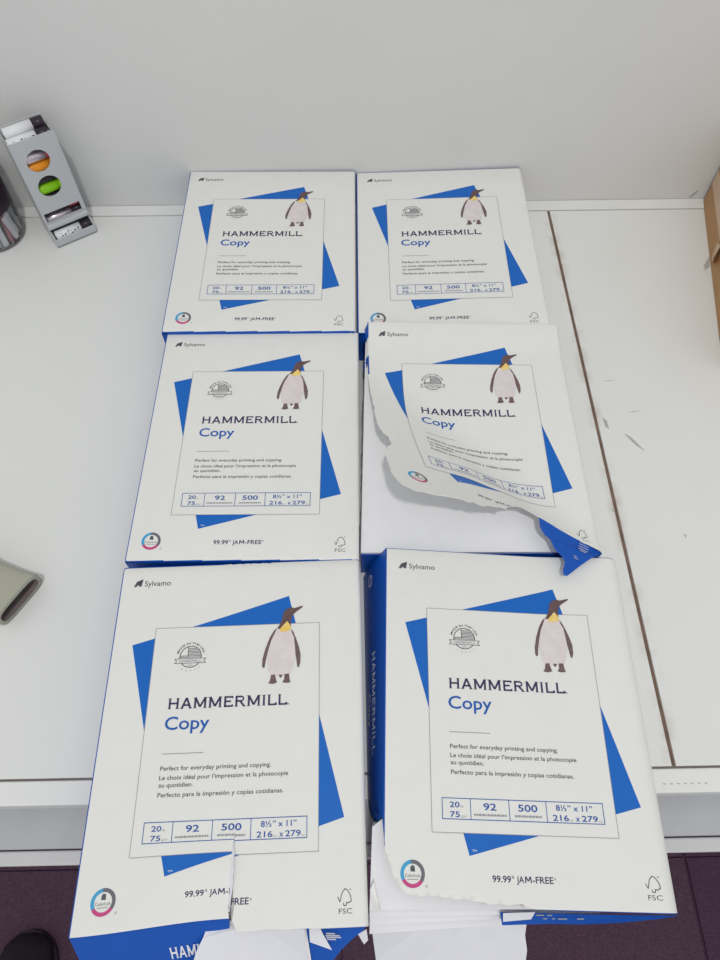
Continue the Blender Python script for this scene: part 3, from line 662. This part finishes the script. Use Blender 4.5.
battery('dark battery above the silver one behind the low slot', 0, yf+9, 42.3, 'bat_black', 'bat_red', 'steel_cap')
battery('dark battery low in the lower round window of the dispenser', 0, yf+9, 56.6, 'bat_black', 'bat_orange', 'steel_cap')
battery('lime green battery in the lower round window of the dispenser', -1, yf+8.6, 70.9, 'bat_green', 'bat_green', 'steel_cap')
battery('dark battery between the two round windows of the dispenser', 0, yf+9, 85.2, 'bat_black', 'bat_orange', 'steel_cap')
battery('orange battery in the upper round window of the dispenser', 0, yf+9, 99.5, 'bat_orange', 'bat_orange', 'steel_cap')
battery('silver battery in the upper round window of the dispenser', -2, yf+9, 113.8, 'bat_silver', 'bat_red', 'steel_cap')
battery('white battery lying in the open top of the dispenser', -2, yf+9, 135.2, 'bat_white', 'bat_black', 'steel_cap', True)
battery('plain white battery at the very top rear of the dispenser', 0, yf+22.5, 141, 'bat_white', 'bat_black', 'steel_cap')

# ------------------------------------------------------------------ clear jar at the left edge
jr = tag(empty('clear_jar', (-479, -54, 0)), 'clear plastic jar with black band beside the battery dispenser', 'jar')
b = bmesh.new(); lathe(b, [(0, .5), (36, .5), (39.5, 3), (40, 8), (40, 120), (36, 128), (33, 130), (33, 140)], 56); link('jar_body', b, 'clear', jr)
b = bmesh.new(); lathe(b, [(40.3, 48), (40.5, 48.2), (40.5, 80), (40.3, 80.2)], 56); link('band', b, 'band', jr)
b = bmesh.new(); lathe(b, [(35, 134), (36, 135), (36, 150), (34, 152)], 40); link('lid', b, 'plastic', jr)
for k in range(22):  # added pale strips lighten the jar, standing in for reflections inside
    a = k*2*math.pi/22; r_ = 31+3*(k % 2); b = bmesh.new()
    add_box(b, -3.5, 3.5, -.5, .5, 3, 40+6*(k % 3), 0, 0, Matrix.Translation((r_*math.cos(a), r_*math.sin(a), 0)) @ Matrix.Rotation(a+math.pi/2+.2*(k % 3-1), 4, 'Z') @ Matrix.Rotation(R(8*(k % 3-1)), 4, 'Y'))
    link('filler_strip', b, ['sheet', 'sheet', 'sheet', 'scuff', 'sheet', 'sheet', 'pink'][k % 7], jr)

# ------------------------------------------------------------------ grey plastic nozzle lying at the left edge
nz = tag(empty('plastic_nozzle', (-326, -577, 0), 0), 'grey-green plastic nozzle with flat oval mouth lying near the desk left edge', 'nozzle')
ax = Vector((.855, -.52, 0)).normalized(); sd = Vector((.52, .855, 0)).normalized(); up = Vector((0, 0, 1))
def stad(t, hw, hh, cz, n=28):
    out = []
    for k in range(n):
        a = 2*math.pi*k/n; cx, cy = math.cos(a), math.sin(a)
        ex = .55; x = math.copysign(abs(cx)**ex, cx)*hw; y = math.copysign(abs(cy)**ex, cy)*hh
        out.append(ax*t+sd*x+up*(cz+y))
    return out
secs = [(-150, 17, 17, 17.5), (-90, 17, 17, 17.5), (-60, 17, 16.5, 17), (-40, 18.5, 15, 15.5), (-22, 22, 13, 13.5), (-9, 24.5, 13, 13.5), (-2, 26.5, 13, 13.5), (2, 27.5, 13, 13.5), (3.5, 27, 12.4, 13.5)]
b = bmesh.new(); rr_ = [[b.verts.new(p) for p in stad(*s_)] for s_ in secs]
for r0, r1 in zip(rr_, rr_[1:]):
    for k in range(28): b.faces.new((r0[k], r0[(k+1) % 28], r1[(k+1) % 28], r1[k]))
mouth = [b.verts.new(p) for p in stad(3.5, 23.5, 8.6, 13.5)]
for k in range(28): b.faces.new((rr_[-1][k], rr_[-1][(k+1) % 28], mouth[(k+1) % 28], mouth[k]))
b.faces.new(rr_[0]); bmesh.ops.recalc_face_normals(b, faces=b.faces); link('nozzle_body', b, 'nozzle', nz, True)
b = bmesh.new(); s_in = [(3.5, 23.5, 8.6, 13.5), (-14, 19, 8, 13), (-45, 14, 9, 14)]
ri = [[b.verts.new(p) for p in stad(*s_)] for s_ in s_in]
for r0, r1 in zip(ri, ri[1:]):
    for k in range(28): b.faces.new((r0[k], r1[k], r1[(k+1) % 28], r0[(k+1) % 28]))
b.faces.new(ri[-1]); link('mouth_lining', b, 'nozzle_in', nz, True)

# ------------------------------------------------------------------ cardboard box at the right edge
cb = tag(empty('cardboard_box', (494, -6, 0), -R(100.5)), 'brown cardboard box with peeling tape at the desk right edge', 'box')
b = bmesh.new(); add_box(b, 0, 300, 0, 220, 0, 120, 1); link('box_body', b, 'card', cb)
b = bmesh.new(); add_box(b, 2, 298, -1.5, 90, 120, 123, .8, 0); link('lid_flap', b, 'card', cb)
b = bmesh.new(); add_box(b, -.3, 130, -.5, 0, 30, 50, .1); link('tape_strip', b, 'tape', cb)
b = bmesh.new(); f = b.faces.new([b.verts.new(p) for p in ((120, -1, 6), (134, -1.4, 10), (150, -9, 22), (146, -11, 30), (128, -2, 34), (112, -1, 26))]); bmesh.ops.triangulate(b, faces=[f]); link('loose_tape', b, 'tape', cb)

# ------------------------------------------------------------------ shoe at the bottom left, on the carpet
sh = tag(empty('shoe', (-545, -960, -730)), 'dark rounded shoe toe on the carpet at the lower left', 'shoe')
b = bmesh.new(); secs = [(70, 0, 0, 12), (66, 22, 16, 16), (52, 38, 30, 21), (20, 47, 40, 26), (-30, 47, 56, 33), (-80, 40, 80, 45), (-140, 36, 92, 50), (-190, 34, 90, 48), (-205, 20, 60, 40)]
rr_ = []
for yy, hw, hh, cz in secs:
    rr_.append([b.verts.new((hw*math.cos(2*math.pi*k/20), yy, max(10, cz+hh*.55*math.sin(2*math.pi*k/20)))) for k in range(20)])
for r0, r1 in zip(rr_, rr_[1:]):
    for k in range(20): b.faces.new((r0[k], r0[(k+1) % 20], r1[(k+1) % 20], r1[k]))
bmesh.ops.recalc_face_normals(b, faces=b.faces); link('upper', b, 'shoe', sh, True)
b = bmesh.new(); pts = [(48*math.cos(a*math.pi/12), 20+52*math.sin(a*math.pi/12)) for a in range(13)]+[(-42, -100), (-36, -190), (0, -208), (36, -190), (42, -100)]
lo = [b.verts.new((x, y, .5)) for x, y in pts]; hi = [b.verts.new((x, y, 12)) for x, y in pts]
b.faces.new(lo[::-1]); b.faces.new(hi)
for k in range(len(pts)): b.faces.new((lo[k], lo[(k+1) % len(pts)], hi[(k+1) % len(pts)], hi[k]))
link('sole', b, 'bat_black', sh)
